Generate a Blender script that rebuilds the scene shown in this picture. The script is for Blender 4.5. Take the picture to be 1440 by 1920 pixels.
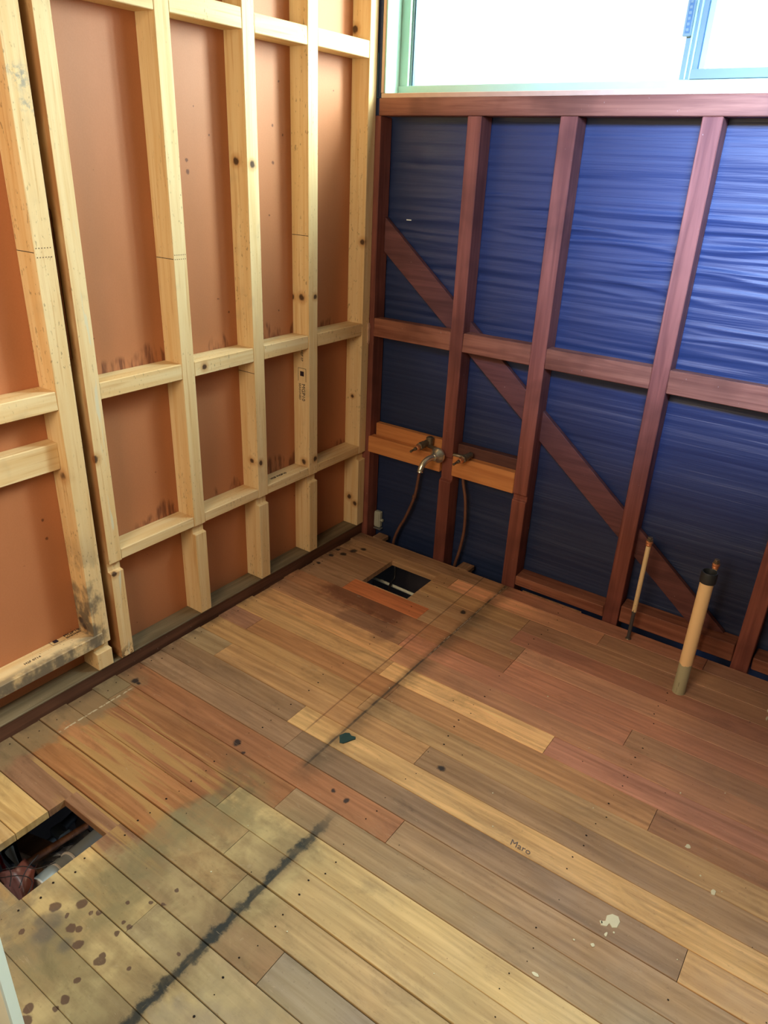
import bpy, bmesh, math, random
from mathutils import Vector, Matrix, noise as mnoise

for o in list(bpy.data.objects):
    bpy.data.objects.remove(o, do_unlink=True)
S = bpy.context.scene
COL = S.collection
RND = random.Random(7)

# ------------------------------------------------------------------ camera
cam = bpy.data.cameras.new('camera')
cam.sensor_fit = 'HORIZONTAL'
cam.sensor_width = 36.0
cam.lens = 1367.733 / 1440 * 36.0
cam.clip_start = 0.02
cam_o = bpy.data.objects.new('camera', cam)
COL.objects.link(cam_o)
RT = Vector((0.81484512, 0.57823769, 0.04084862))
UP = Vector((-0.27841251, 0.32857913, 0.90250885))
BK = Vector((0.50844263, -0.7467777, 0.42872971))
m = Matrix((RT, UP, BK)).transposed().to_4x4()
m.translation = Vector((1.63664, -2.25009, 1.41538))
cam_o.matrix_world = m
S.camera = cam_o

# ------------------------------------------------------------------ light
w = bpy.data.worlds.new('world')
S.world = w
w.use_nodes = True
bgn = w.node_tree.nodes['Background']
bgn.inputs['Color'].default_value = (0.86, 0.94, 1.0, 1)
bgn.inputs['Strength'].default_value = 2.5

def area(name, loc, target, sx, sy, power, col, portal=False):
    l = bpy.data.lights.new(name, 'AREA')
    l.shape = 'RECTANGLE'; l.size = sx; l.size_y = sy
    l.energy = power; l.color = col
    o = bpy.data.objects.new(name, l)
    COL.objects.link(o)
    o.location = loc
    d = Vector(target) - Vector(loc)
    o.rotation_euler = d.to_track_quat('-Z', 'Y').to_euler()
    if portal:
        l.cycles.is_portal = True
    return o

area('window_daylight', (1.15, 0.22, 1.98), (1.15, -1.2, 1.35), 2.1, 0.62, 42, (0.97, 1.0, 0.88))
area('bright_sky_gap', (2.75, 2.0, 3.1), (0.0, -0.9, 1.4), 0.8, 2.8, 540, (0.78, 0.98, 1.0))
area('rear_warm_fill', (1.0, -2.86, 1.45), (1.05, -0.6, 0.25), 0.9, 1.6, 60, (1.0, 0.75, 0.50))  # added warm fill lamp behind the camera, no doorway is modelled
sk = area('cool_wall_fill', (1.75, -2.05, 2.12), (1.38, 0.0, 1.50), 0.9, 0.3, 25, (0.36, 0.56, 1.0))  # unseen cool lamp added to stand in for blue glare on right wall
sk.data.spread = math.radians(44)

area('subfloor_fill', (2.35, -1.35, -0.33), (0.2, -1.5, -0.25), 1.6, 0.2, 9, (0.62, 0.82, 1.0))  # unseen cool fill added so the things below the holes show
S.view_settings.view_transform = 'Standard'
S.view_settings.look = 'None'
S.view_settings.gamma = 1.0
S.view_settings.use_curve_mapping = False
S.view_settings.exposure = 0.0

# ------------------------------------------------------------------ node helper
class NT:
    def __init__(s, name):
        s.m = bpy.data.materials.new(name)
        s.m.use_nodes = True
        s.t = s.m.node_tree
        s.b = s.t.nodes['Principled BSDF']
        s._pos = None
    def n(s, typ, **kw):
        x = s.t.nodes.new(typ)
        for k, v in kw.items(): setattr(x, k, v)
        return x
    def put(s, sock, v):
        if hasattr(v, 'is_output'): s.t.links.new(v, sock)
        else:
            try: sock.default_value = v
            except Exception: sock.default_value = (*v, 1.0)
    def math(s, op, a, b=None, c=None, clamp=False):
        x = s.n('ShaderNodeMath', operation=op, use_clamp=clamp)
        for i, v in enumerate((a, b, c)):
            if v is not None: s.put(x.inputs[i], v)
        return x.outputs[0]
    def vmath(s, op, a, b=None):
        x = s.n('ShaderNodeVectorMath', operation=op)
        s.put(x.inputs[0], a)
        if b is not None: s.put(x.inputs[1], b)
        return x.outputs['Value'] if op in ('DISTANCE', 'LENGTH', 'DOT_PRODUCT') else x.outputs[0]
    def pos(s):
        if s._pos is None: s._pos = s.n('ShaderNodeNewGeometry').outputs['Position']
        return s._pos
    def xyz(s):
        x = s.n('ShaderNodeSeparateXYZ'); s.put(x.inputs[0], s.pos()); return x.outputs
    def rnd(s):
        return s.n('ShaderNodeObjectInfo').outputs['Random']
    def noise(s, scale=(1, 1, 1), sc=1.0, detail=3, rough=0.5, dist=0.0, offset=None, col=False):
        v = s.vmath('MULTIPLY', s.pos(), scale)
        if offset is not None:
            c = s.n('ShaderNodeCombineXYZ'); s.put(c.inputs[0], offset); s.put(c.inputs[1], offset)
            v = s.vmath('ADD', v, c.outputs[0])
        x = s.n('ShaderNodeTexNoise')
        s.put(x.inputs['Vector'], v)
        x.inputs['Scale'].default_value = sc; x.inputs['Detail'].default_value = detail
        x.inputs['Roughness'].default_value = rough; x.inputs['Distortion'].default_value = dist
        return x.outputs['Color' if col else 'Fac']
    def ramp(s, v, lo, hi, a=0.0, b=1.0, smooth=True):
        x = s.n('ShaderNodeMapRange', interpolation_type='SMOOTHSTEP' if smooth else 'LINEAR')
        s.put(x.inputs[0], v)
        for i, q in zip((1, 2, 3, 4), (lo, hi, a, b)): s.put(x.inputs[i], q)
        return x.outputs[0]
    def mix(s, f, a, b, mode='MIX'):
        x = s.n('ShaderNodeMix', data_type='RGBA', blend_type=mode)
        s.put(x.inputs[0], f)
        s.put(x.inputs[6], a if hasattr(a, 'is_output') else (*a, 1))
        s.put(x.inputs[7], b if hasattr(b, 'is_output') else (*b, 1))
        return x.outputs[2]
    def mul(s, *a):
        r = a[0]
        for q in a[1:]: r = s.math('MULTIPLY', r, q)
        return r
    def mx(s, *a):
        r = a[0]
        for q in a[1:]: r = s.math('MAXIMUM', r, q)
        return r
    def blobs(s, pts, wob=0.0, soft=0.25, P=None):
        """union of little round marks; pts = (x, y, z, r)"""
        P = P or s.pos()
        r = None
        for x, y, z, q in pts:
            d = s.vmath('DISTANCE', P, (x, y, z))
            f = s.ramp(d, q * (1 - soft), q * (1 + soft), 1.0, 0.0)
            r = f if r is None else s.mx(r, f)
        return r
    def warped(s, amp, sc):
        x = s.n('ShaderNodeTexNoise'); s.put(x.inputs['Vector'], s.pos()); x.inputs['Scale'].default_value = sc
        x.inputs['Detail'].default_value = 3
        v = s.vmath('SUBTRACT', x.outputs['Color'], (0.5, 0.5, 0.5))
        v = s.vmath('MULTIPLY', v, (amp, amp, amp))
        return s.vmath('ADD', s.pos(), v)
    def bump(s, h, strength=0.3, dist=0.002):
        x = s.n('ShaderNodeBump'); s.put(x.inputs['Height'], h)
        x.inputs['Strength'].default_value = strength; x.inputs['Distance'].default_value = dist
        s.put(s.b.inputs['Normal'], x.outputs[0])
    def out(s, col=None, rough=0.7, spec=0.3, metal=0.0):
        if col is not None: s.put(s.b.inputs['Base Color'], col if hasattr(col, 'is_output') else (*col, 1))
        s.put(s.b.inputs['Roughness'], rough)
        s.b.inputs['Specular IOR Level'].default_value = spec
        s.b.inputs['Metallic'].default_value = metal
        return s.m

def plain(name, col, rough=0.6, spec=0.4, metal=0.0, var=0.15, sc=30):
    t = NT(name)
    f = t.noise((1, 1, 1), sc, 3)
    c = t.mix(f, tuple(q * (1 - var) for q in col), tuple(min(1, q * (1 + var)) for q in col))
    return t.out(c, rough, spec, metal)

# ------------------------------------------------------------------ timber materials
def pine(name, axis):
    t = NT(name)
    sc = {'z': (38, 38, 1.6), 'y': (38, 1.6, 38)}[axis]
    off = t.mul(t.rnd(), 37.0)
    g = t.noise(sc, 1.0, 4, 0.55, 0.6, off)
    g2 = t.noise(tuple(q * 3.2 for q in sc), 1.0, 2, 0.5, 0.0, off)
    c = t.mix(t.ramp(g, 0.3, 0.7), (0.78, 0.62, 0.355), (0.70, 0.49, 0.235))
    c = t.mix(t.ramp(g2, 0.55, 0.75, 0, 0.45), c, (0.52, 0.27, 0.09))
    # dirt flecks and grey handling marks
    sp = t.noise((140, 140, 60), 1.0, 2, 0.6)
    big = t.noise((5, 5, 4), 1.0, 2)
    c = t.mix(t.mul(t.ramp(sp, 0.62, 0.70, 0, 0.55), t.ramp(big, 0.42, 0.62)), c, (0.16, 0.11, 0.06))
    c = t.mix(t.ramp(t.noise((9, 9, 7), 1.0, 3, 0.6), 0.58, 0.75, 0, 0.35), c, (0.42, 0.33, 0.20))
    hm = t.mul(t.blobs([(0, -1.262, 1.545, .022), (0, -1.275, 1.56, .014), (0, -1.25, 1.50, .012)], soft=0.7, P=t.warped(.05, 25)), t.ramp(t.noise((60, 60, 60), 1, 3, .7), .42, .6))
    c = t.mix(t.mul(hm, .75), c, (0.22, 0.24, 0.24))
    # knots
    W = t.warped(0.010, 60)
    kn = [(0, -0.591, 1.402, .009), (0, -0.815, 0.861, .008), (0, -0.315, 1.008, .008), (0, -0.598, 0.492, .008),
          (0, -0.315, 0.425, .009), (-0.01, -0.045, 1.166, .010), (0, -1.211, 0.685, .010), (-.03, -1.279, 0.655, .013),
          (-.044, -.61, 1.41, .010), (-.031, -.345, 1.004, .011), (-.072, -.345, 1.002, .008), (-.027, -.61, .497, .009),
          (-.026, -.345, .416, .010), (-.038, -.045, .597, .006), (-.043, -.045, .166, .010), (-.014, -.045, .143, .009),
          (-.061, -.045, 1.806, .010), (-.055, -1.289, .200, .011), (-.040, -1.289, .183, .010), (0, -1.2, .33, .008)]
    k = t.blobs(kn, soft=0.35, P=W)
    ring = t.blobs([(a, b, cc, r * 1.9) for a, b, cc, r in kn], soft=0.5, P=W)
    c = t.mix(t.mul(ring, 0.55), c, (0.45, 0.20, 0.06))
    c = t.mix(t.mul(k, 0.92), c, (0.045, 0.02, 0.012))
    # mould and grime on the foot of the left-hand stud and on the low rail
    x, y, z = t.xyz()
    n = t.noise((14, 14, 10), 1.0, 4, 0.6)
    zone = t.mul(t.ramp(z, 0.55, 0.20), t.ramp(z, 0.122, 0.13), t.ramp(y, -1.236, -1.252), t.ramp(y, -1.300, -1.292))
    mould = t.mul(zone, t.ramp(n, 0.38, 0.55))
    low = t.mul(t.ramp(z, 0.178, 0.160), t.ramp(z, 0.118, 0.124), t.ramp(x, -0.030, -0.006), t.ramp(y, -1.262, -1.285), t.ramp(n, 0.30, 0.5))
    c = t.mix(t.mul(t.mx(mould, low), 0.85), c, (0.070, 0.068, 0.066))
    tip = t.mul(t.ramp(z, 0.10, 0.05), t.ramp(y, -1.165, -1.175), t.ramp(y, -1.225, -1.215), t.ramp(t.noise((90, 90, 70), 1, 2), 0.46, 0.56))
    c = t.mix(t.mul(tip, .8), c, (0.12, 0.06, 0.025))
    sl = t.mul(t.ramp(y, -1.2098, -1.2106), t.ramp(y, -1.2130, -1.2120), t.ramp(t.noise((20, 20, 5), 1, 3), .3, .55, .6, 1))
    c = t.mix(t.mul(sl, .85), c, (0.30, 0.11, 0.035))
    # pale dried glue streaks on the second stud
    gl = t.mul(t.ramp(y, -1.190, -1.184), t.ramp(y, -1.174, -1.180), t.ramp(z, 1.30, 1.15), t.ramp(t.noise((60, 60, 9), 1.0, 2), 0.54, 0.60))
    c = t.mix(t.mul(gl, .9), c, (0.66, 0.62, 0.46))
    t.bump(t.math('ADD', g2, t.mul(sp, .5)), 0.25, 0.0015)
    return t.out(c, 0.62, 0.25)

M_PINE_V = pine('pine_upright', 'z')
M_PINE_H = pine('pine_level', 'y')

def hardwood(name, axis, dark, light, amt=0.55):
    t = NT(name)
    sc = {'z': (45, 45, 2.2), 'x': (2.2, 45, 45), 'y': (45, 2.2, 45)}[axis]
    off = t.mul(t.rnd(), 23.0)
    g = t.noise(sc, 1.0, 5, 0.6, 0.5, off)
    p = t.noise((3.5, 3.5, 3.5), 1.0, 3, 0.6, 0.3, off)
    c = t.mix(t.ramp(g, 0.3, 0.72), dark, light)
    c = t.mix(t.ramp(p, 0.45, 0.7, 0, amt), c, tuple(q * 0.45 for q in dark))
    fl = t.noise((110, 110, 70), 1.0, 2, 0.6)
    c = t.mix(t.ramp(fl, 0.73, 0.77, 0, 0.6), c, (0.42, 0.33, 0.28))
    t.bump(g, 0.45, 0.002)
    return t.out(c, 0.6, 0.3)

M_HW_V = hardwood('red_hardwood_upright', 'z', (0.150, 0.046, 0.036), (0.27, 0.092, 0.066))
M_HW_X = hardwood('red_hardwood_level', 'x', (0.17, 0.058, 0.036), (0.33, 0.135, 0.082))
M_HW_DARK = hardwood('dark_hardwood', 'x', (0.075, 0.03, 0.024), (0.13, 0.055, 0.042))
M_BRACE = hardwood('purple_brown_brace', 'x', (0.095, 0.036, 0.036), (0.165, 0.064, 0.060))
M_ORANGE = hardwood('orange_timber', 'x', (0.50, 0.19, 0.065), (0.66, 0.29, 0.10), 0.12)
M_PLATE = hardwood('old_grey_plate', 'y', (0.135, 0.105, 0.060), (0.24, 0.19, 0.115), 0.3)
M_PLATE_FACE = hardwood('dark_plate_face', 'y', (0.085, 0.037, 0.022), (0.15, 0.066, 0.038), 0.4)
M_ROUGH = hardwood('rough_brown_timber', 'z', (0.10, 0.040, 0.020), (0.24, 0.10, 0.045), 0.8)
M_JOIST = hardwood('joist_timber', 'y', (0.20, 0.11, 0.06), (0.34, 0.20, 0.12), 0.3)

# hardboard backing of the left wall
SPECKS = [(-0.072, -0.768, 1.407, 0.0050), (-0.072, -0.767, 1.378, 0.0060), (-0.072, -0.682, 1.472, 0.0030), (-0.072, -0.398, 1.628, 0.0030), (-0.072, -0.428, 1.510, 0.0040), (-0.072, -0.384, 1.487, 0.0030), (-0.072, -0.429, 1.409, 0.0050), (-0.072, -0.451, 1.261, 0.0030), (-0.072, -0.641, 0.987, 0.0035), (-0.072, -0.416, 0.965, 0.0030), (-0.072, -1.129, 0.972, 0.0030), (-0.072, -1.339, 0.533, 0.0040), (-0.072, -1.337, 0.477, 0.0040)]
t = NT('red_brown_hardboard')
x, y, z = t.xyz()
f = t.noise((1, 1, 1), 260, 2, 0.7)
c = t.mix(f, (0.44, 0.172, 0.076), (0.50, 0.205, 0.094))
c = t.mix(t.ramp(t.noise((1, 4, 1.5), 2.0, 3), 0.4, 0.7, 0, 0.3), c, (0.36, 0.15, 0.062))
c = t.mix(t.ramp(t.noise((1, 1, 1), 55, 1, 0.5), 0.79, 0.81, 0, 0.7), c, (0.10, 0.03, 0.02))
drip = t.noise((1, 55, 9), 1.0, 3, 0.6)
hz = t.mul(t.ramp(t.noise((1, 7, 1), 1.0, 2), 0.42, 0.66), t.ramp(y, -1.20, -1.165))
zd = t.math('SUBTRACT', z, t.mul(hz, 0.055))
d = t.mx(t.mul(t.ramp(zd, 0.895, 0.872), t.ramp(z, 0.86, 0.87)), t.mul(t.ramp(zd, 0.414, 0.390), t.ramp(z, 0.38, 0.39)), 0.0)
d = t.mul(d, t.ramp(hz, 0.05, 0.3))
c = t.mix(t.mul(d, t.ramp(drip, 0.42, 0.62), 0.75), c, (0.11, 0.035, 0.02))
bs = t.blobs(SPECKS, soft=0.4, P=t.warped(0.006, 90))
c = t.mix(t.mul(bs, 0.8), c, (0.10, 0.035, 0.02))
t.bump(f, 0.15, 0.0006)
M_BOARD = t.out(c, 0.55, 0.3)

# dark blue building paper
t = NT('blue_building_paper')
f = t.noise((2.0, 1, 90), 1.0, 3, 0.6, 0.8)
c = t.mix(t.noise((3, 3, 3), 1.0, 3), (0.012, 0.023, 0.068), (0.022, 0.038, 0.108))
c = t.mix(t.ramp(t.noise((1.2, 1, 5), 1.0, 3, 0.6), 0.60, 0.80, 0, 0.25), c, (0.055, 0.045, 0.06))
t.bump(f, 0.5, 0.003)
M_PAPER = t.out(c, 0.42, 0.5)

M_FRAME = plain('mint_painted_frame', (0.36, 0.58, 0.49), 0.45, 0.4, var=0.04)
M_SASH = plain('pale_aluminium_sash', (0.15, 0.23, 0.24), 0.4, 0.4, var=0.05)
M_PEACH = plain('bare_window_lining', (0.62, 0.42, 0.30), 0.6, 0.3, var=0.15)
M_BLACK = plain('black_rubber', (0.02, 0.025, 0.032), 0.45, 0.5)
M_SEAL = plain('dark_seal', (0.06, 0.14, 0.22), 0.5, 0.4)
M_WHITE = plain('white_paint', (0.78, 0.82, 0.70), 0.5, 0.4, var=0.03)
M_PLASTER = plain('bare_wall_lining', (0.06, 0.045, 0.035), 0.8, 0.2, var=0.03)
M_CEIL = plain('ceiling_board', (0.10, 0.09, 0.08), 0.8, 0.2, var=0.03)
M_GROUND = plain('subfloor_earth', (0.10, 0.065, 0.045), 0.95, 0.1, var=0.5, sc=14)
M_FOUND = plain('foundation_face', (0.05, 0.04, 0.04), 0.9, 0.1, var=0.4, sc=10)
M_COPPER = plain('dull_copper_pipe', (0.20, 0.095, 0.065), 0.5, 0.5, 0.35, var=0.3)
M_CHROME = plain('tarnished_chrome', (0.72, 0.72, 0.60), 0.26, 0.6, 0.85, var=0.25, sc=60)
M_BRASS = plain('tarnished_brass', (0.20, 0.165, 0.12), 0.42, 0.5, 0.7, var=0.5, sc=90)
M_BRIGHT = plain('bright_copper_fitting', (0.72, 0.33, 0.17), 0.3, 0.6, 0.7, var=0.2)
M_BOX = plain('old_cream_plastic', (0.42, 0.44, 0.36), 0.5, 0.4, var=0.1)
M_PVC = plain('grey_plastic_pipe', (0.19, 0.215, 0.22), 0.35, 0.5, var=0.1)
M_RIM = plain('grey_pipe_rim', (0.42, 0.40, 0.36), 0.4, 0.5, var=0.1)
M_CABLE = plain('black_cable', (0.012, 0.012, 0.015), 0.5, 0.4)
M_LEATHER = plain('red_brown_sheet', (0.30, 0.115, 0.095), 0.35, 0.6, var=0.35, sc=22)
M_FOIL = plain('crumpled_foil', (0.75, 0.77, 0.8), 0.25, 0.5, 0.9, var=0.3, sc=120)
M_RED = plain('red_plastic', (0.6, 0.03, 0.05), 0.4, 0.5)
M_STEEL = plain('galvanised_steel', (0.5, 0.52, 0.52), 0.35, 0.5, 0.8)
M_NAIL = plain('rusty_nail_hole', (0.018, 0.014, 0.012), 0.8, 0.1)
M_INK = plain('black_stamp_ink', (0.03, 0.02, 0.03), 0.8, 0.1)
M_INK2 = plain('blue_pen_ink', (0.15, 0.13, 0.13), 0.8, 0.1)
M_GREEN = plain('dark_green_scrap', (0.018, 0.055, 0.055), 0.6, 0.3)
M_SPLASH = plain('dried_white_paint', (0.66, 0.66, 0.50), 0.6, 0.3)

t = NT('window_glass')
gl = t.n('ShaderNodeBsdfGlossy'); gl.inputs['Roughness'].default_value = 0.02
tr = t.n('ShaderNodeBsdfTransparent'); tr.inputs['Color'].default_value = (0.95, 0.98, 0.97, 1)
mx = t.n('ShaderNodeMixShader'); mx.inputs[0].default_value = 0.06
t.t.links.new(tr.outputs[0], mx.inputs[1]); t.t.links.new(gl.outputs[0], mx.inputs[2])
t.t.links.new(mx.outputs[0], t.t.nodes['Material Output'].inputs['Surface'])
M_GLASS = t.m

# painted waste pipe: grey ends, cream paint between
def painted_pipe(name, cream, end, z0, z1, specks):
    t = NT(name)
    x, y, z = t.xyz()
    zz = t.math('ADD', z, t.mul(t.math('SUBTRACT', t.noise((60, 60, 30), 1.0, 2), 0.5), 0.02))
    f = t.mul(t.ramp(zz, z0 - .001, z0 + .001), t.ramp(zz, z1 + .001, z1 - .001))
    c = t.mix(f, end, cream)
    if specks:
        c = t.mix(t.ramp(t.noise((150, 150, 45), 1.0, 2), 0.69, 0.71), c, (0.04, 0.035, 0.03))
    return t.out(c, 0.42, 0.4)
M_WASTE = painted_pipe('waste_pipe_paint', (0.90, 0.66, 0.36), (0.42, 0.42, 0.28), 0.108, 0.395, False)
M_RISER = painted_pipe('riser_paint', (0.78, 0.62, 0.36), (0.07, 0.07, 0.075), 0.108, 0.9, True)

# ------------------------------------------------------------------ floor board material
t = NT('stained_floorboard')
x, y, z = t.xyz()
att = t.n('ShaderNodeAttribute'); att.attribute_name = 'tint'
hs = t.n('ShaderNodeHueSaturation'); hs.inputs['Saturation'].default_value = 1.02; t.put(hs.inputs['Color'], att.outputs['Color'])
tint = hs.outputs[0]
off = t.mul(t.rnd(), 51.0)
g = t.noise((3.0, 46, 46), 1.0, 4, 0.6, 0.7, off)
g2 = t.noise((9, 190, 190), 1.0, 2, 0.6, 0.0, off)
patch = t.noise((2.6, 10, 4), 1.0, 4, 0.6, 0.5, off)
c = t.mix(t.ramp(g, 0.25, 0.75), t.mix(1.0, tint, (0.74, 0.70, 0.66), 'MULTIPLY'), t.mix(1.0, tint, (1.16, 1.17, 1.18), 'MULTIPLY'))
c = t.mix(t.ramp(g2, 0.5, 0.8, 0, 0.35), c, t.mix(1.0, c, (0.62, 0.56, 0.5), 'MULTIPLY'))
c = t.mix(t.ramp(patch, 0.44, 0.68, 0, 0.5), c, t.mix(1.0, c, (0.66, 0.66, 0.72), 'MULTIPLY'))
wv = t.n('ShaderNodeTexWave', bands_direction='Y'); wv.inputs['Scale'].default_value = 1.0; wv.inputs['Distortion'].default_value = 7.0
wv.inputs['Detail'].default_value = 2.0; wv.inputs['Detail Scale'].default_value = 0.7
wo = t.n('ShaderNodeCombineXYZ'); t.put(wo.inputs[0], off); t.put(wo.inputs[1], off)
t.put(wv.inputs['Vector'], t.vmath('ADD', t.vmath('MULTIPLY', t.pos(), (1.6, 16, 1)), wo.outputs[0]))
c = t.mix(t.mul(wv.outputs['Fac'], 0.24), c, t.mix(1.0, c, (0.60, 0.52, 0.45), 'MULTIPLY'))
n1 = t.noise((7, 7, 1), 1.0, 5, 0.62, 0.4)
n2 = t.noise((16, 16, 1), 1.0, 4, 0.6, 0.3)
n3 = t.noise((3.2, 3.2, 1), 1.0, 3, 0.55)
xw = t.math('ADD', x, t.mul(t.math('SUBTRACT', n1, 0.5), 0.28))
yw = t.math('ADD', y, t.mul(t.math('SUBTRACT', n2, 0.5), 0.16))
# greenish wet-area bleaching between old room line and rear hole
GREEN = t.mix(t.ramp(n2, .3, .7), (0.24, 0.20, 0.105), (0.47, 0.41, 0.215))
gr = t.mul(t.ramp(t.math('ADD', xw, t.mul(t.math('ADD', y, 1.3), -0.3)), 0.58, 0.64), t.ramp(xw, 0.95, 0.84), t.ramp(yw, -1.27, -1.38))
gr2 = t.mul(t.ramp(yw, -1.62, -1.70), t.ramp(xw, 1.35, 0.9), t.ramp(xw, 0.40, 0.50))
fig = t.mul(t.ramp(t.noise((1.6, 27, 1), 1.0, 3, 0.5, 0.8, off), 0.50, 0.58), t.ramp(x, 0.10, 0.14), t.ramp(x, 0.70, 0.6), t.ramp(y, -1.24, -1.27))
c = t.mix(t.mul(fig, 0.65), c, (0.43, 0.275, 0.105))
c = t.mix(t.mul(t.mx(gr, gr2), t.ramp(patch, 0.3, 0.6, 0.86, 0.62)), c, GREEN)
# green tinge spreading over the boards beyond the line
c = t.mix(t.mul(t.ramp(yw, -1.12, -1.45), t.ramp(xw, 0.82, 0.95), t.ramp(n3, 0.3, 0.7, 0.15, 0.5)), c, (0.33, 0.29, 0.15))
# grey-blue smoky stains inside the green zone
smoke = t.mul(t.ramp(xw, 0.50, 0.58), t.ramp(xw, 0.70, 0.62), t.ramp(yw, -1.20, -1.30), t.ramp(n2, 0.32, 0.58))
c = t.mix(t.mul(smoke, 0.6), c, (0.125, 0.115, 0.065))
c = t.mix(t.mul(t.ramp(y, -1.72, -1.80), t.ramp(xw, 0.72, 0.5), t.ramp(n1, 0.42, 0.58), 0.55), c, (0.12, 0.105, 0.085))
# grey unfinished strip along the left wall
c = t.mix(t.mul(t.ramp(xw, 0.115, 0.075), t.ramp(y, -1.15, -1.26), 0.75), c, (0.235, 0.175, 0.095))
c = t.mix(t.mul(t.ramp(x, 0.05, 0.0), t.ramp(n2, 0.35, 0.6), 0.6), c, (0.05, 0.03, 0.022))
cr = t.mul(t.ramp(t.math('ABSOLUTE', t.math('SUBTRACT', x, 0.088)), 0.004, 0.001), t.ramp(y, -1.24, -1.26), t.ramp(y, -1.50, -1.46), t.ramp(t.noise((90, 90, 1), 1, 2), 0.42, 0.5))
c = t.mix(t.mul(cr, 0.8), c, (0.55, 0.48, 0.33))
# old wall lines: thin one to the far wall, broad black one in front
d1 = t.math('ABSOLUTE', t.math('SUBTRACT', t.math('ADD', x, t.mul(t.math('SUBTRACT', n2, .5), .006)), 0.689))
l1 = t.mul(t.ramp(d1, 0.0045, 0.002), t.ramp(y, -1.20, -1.14))
h1 = t.mul(t.ramp(t.math('SUBTRACT', x, 0.689), 0.075, 0.0, 0, 1), t.ramp(x, 0.665, 0.687), t.ramp(y, -1.25, -1.15), t.ramp(n2, 0.25, 0.6, 0.35, 1))
c = t.mix(t.mul(h1, 0.65), c, (0.10, 0.072, 0.042))
c = t.mix(t.mul(l1, t.ramp(n2, .3, .6, .45, .85)), c, (0.06, 0.046, 0.034))
cl = t.mul(t.ramp(d1, 0.0022, 0.001), t.ramp(y, -0.66, -0.5), t.ramp(t.noise((1, 60, 1), 1, 2), .45, .55))
c = t.mix(t.mul(cl, .8), c, (0.40, 0.33, 0.25))
c = t.mix(t.mul(t.ramp(t.math('ABSOLUTE', t.math('SUBTRACT', x, t.math('ADD', 0.592, t.mul(y, -0.012)))), 0.0035, 0.001), t.ramp(y, -1.10, -1.02), 0.6), c, (0.09, 0.045, 0.03))
ow = t.mul(t.ramp(x, 0.594, 0.602), t.ramp(x, 0.689, 0.680), t.ramp(y, -1.08, -1.0), 0.20)
c = t.mix(ow, c, (0.46, 0.19, 0.07))
xb = t.math('ADD', x, t.mul(t.math('SUBTRACT', t.noise((38, 38, 1), 1.0, 4, .65), 0.5), 0.050))
d2 = t.math('ABSOLUTE', t.math('SUBTRACT', xb, 0.846))
l2 = t.mul(t.mx(t.ramp(d2, 0.017, 0.003), t.ramp(t.math('ABSOLUTE', t.math('SUBTRACT', x, 0.850)), .006, .002)), t.ramp(y, -1.20, -1.36))
h2 = t.mul(t.ramp(t.math('SUBTRACT', 0.85, x), 0.11, 0.0), t.ramp(x, 0.88, 0.85), t.ramp(y, -1.18, -1.4))
c = t.mix(t.mul(h2, 0.55), c, (0.150, 0.105, 0.062))
c = t.mix(t.mul(l2, t.ramp(n1, 0.3, 0.55, 0.55, 0.97)), c, (0.020, 0.028, 0.030))
c = t.mix(t.mul(t.ramp(yw, -1.62, -1.78), t.ramp(xw, 0.86, 0.93), t.ramp(n3, .35, .6, .2, .65)), c, (0.21, 0.20, 0.19))
# dark-red and orange patches by the far hole
rd = t.mul(t.ramp(xw, 0.10, 0.18), t.ramp(xw, 0.58, 0.50), t.ramp(y, -0.414, -0.417), t.ramp(yw, -0.52, -0.47))
c = t.mix(t.mul(rd, 0.7), c, (0.125, 0.038, 0.022))
rd2 = t.mul(t.ramp(xw, 0.30, 0.36), t.ramp(xw, 0.60, 0.56), t.ramp(y, -0.496, -0.500), t.ramp(yw, -0.63, -0.56))
c = t.mix(t.mul(rd2, 0.5), c, (0.15, 0.075, 0.05))
# broad soft darker tone on the right half
c = t.mix(t.mul(t.ramp(xw, 0.74, 0.95), t.ramp(yw, -0.86, -0.5), t.ramp(n3, 0.30, 0.65, 0.05, 0.42)), c, (0.34, 0.185, 0.125))
c = t.mix(t.mul(t.ramp(xw, 1.36, 1.55), t.ramp(yw, -0.95, -0.5), 0.4), c, (0.26, 0.145, 0.105))
c = t.mix(t.ramp(t.noise((5.5, 12, 1), 1.0, 6, 0.72, 0.5), 0.52, 0.70, 0, 0.42), c, t.mix(1.0, c, (0.50, 0.50, 0.52), 'MULTIPLY'))
c = t.mix(t.ramp(t.noise((70, 120, 1), 1.0, 3, 0.7), 0.60, 0.72, 0, 0.35), c, t.mix(1.0, c, (0.45, 0.42, 0.40), 'MULTIPLY'))
# drops of old paint or glue near the rear hole
W = t.warped(0.012, 55)
SP = [(.539, -1.785, 10), (.577, -1.747, 10), (.576, -1.78, 4), (.606, -1.792, 9), (.620, -1.783, 6), (.536, -1.854, 5), (.61, -1.749, 4),
      (.622, -1.737, 6), (.648, -1.804, 9), (.71, -1.799, 9), (.705, -1.790, 6), (.698, -1.721, 5), (.681, -1.721, 4),
      (.709, -1.847, 5), (.721, -1.88, 8), (.683, -1.928, 8), (.699, -1.944, 10), (.724, -1.901, 5), (.708, -1.608, 4),
      (.713, -1.645, 4), (.689, -1.66, 4), (.689, -1.745, 5), (.768, -1.775, 4), (.82, -1.70, 4), (.65, -1.69, 4)]
sp = t.blobs([(a, b, 0, r * 0.00115) for a, b, r in SP], soft=0.15, P=W)
c = t.mix(t.mul(sp, 0.85), c, (0.085, 0.048, 0.040))
bigs = t.blobs([(.562, -1.805, 0, .022), (.575, -1.83, 0, .020), (.545, -1.82, 0, .014), (.63, -1.82, 0, .014)], soft=0.5, P=W)
c = t.mix(t.mul(bigs, 0.6), c, (0.085, 0.085, 0.085))
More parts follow.
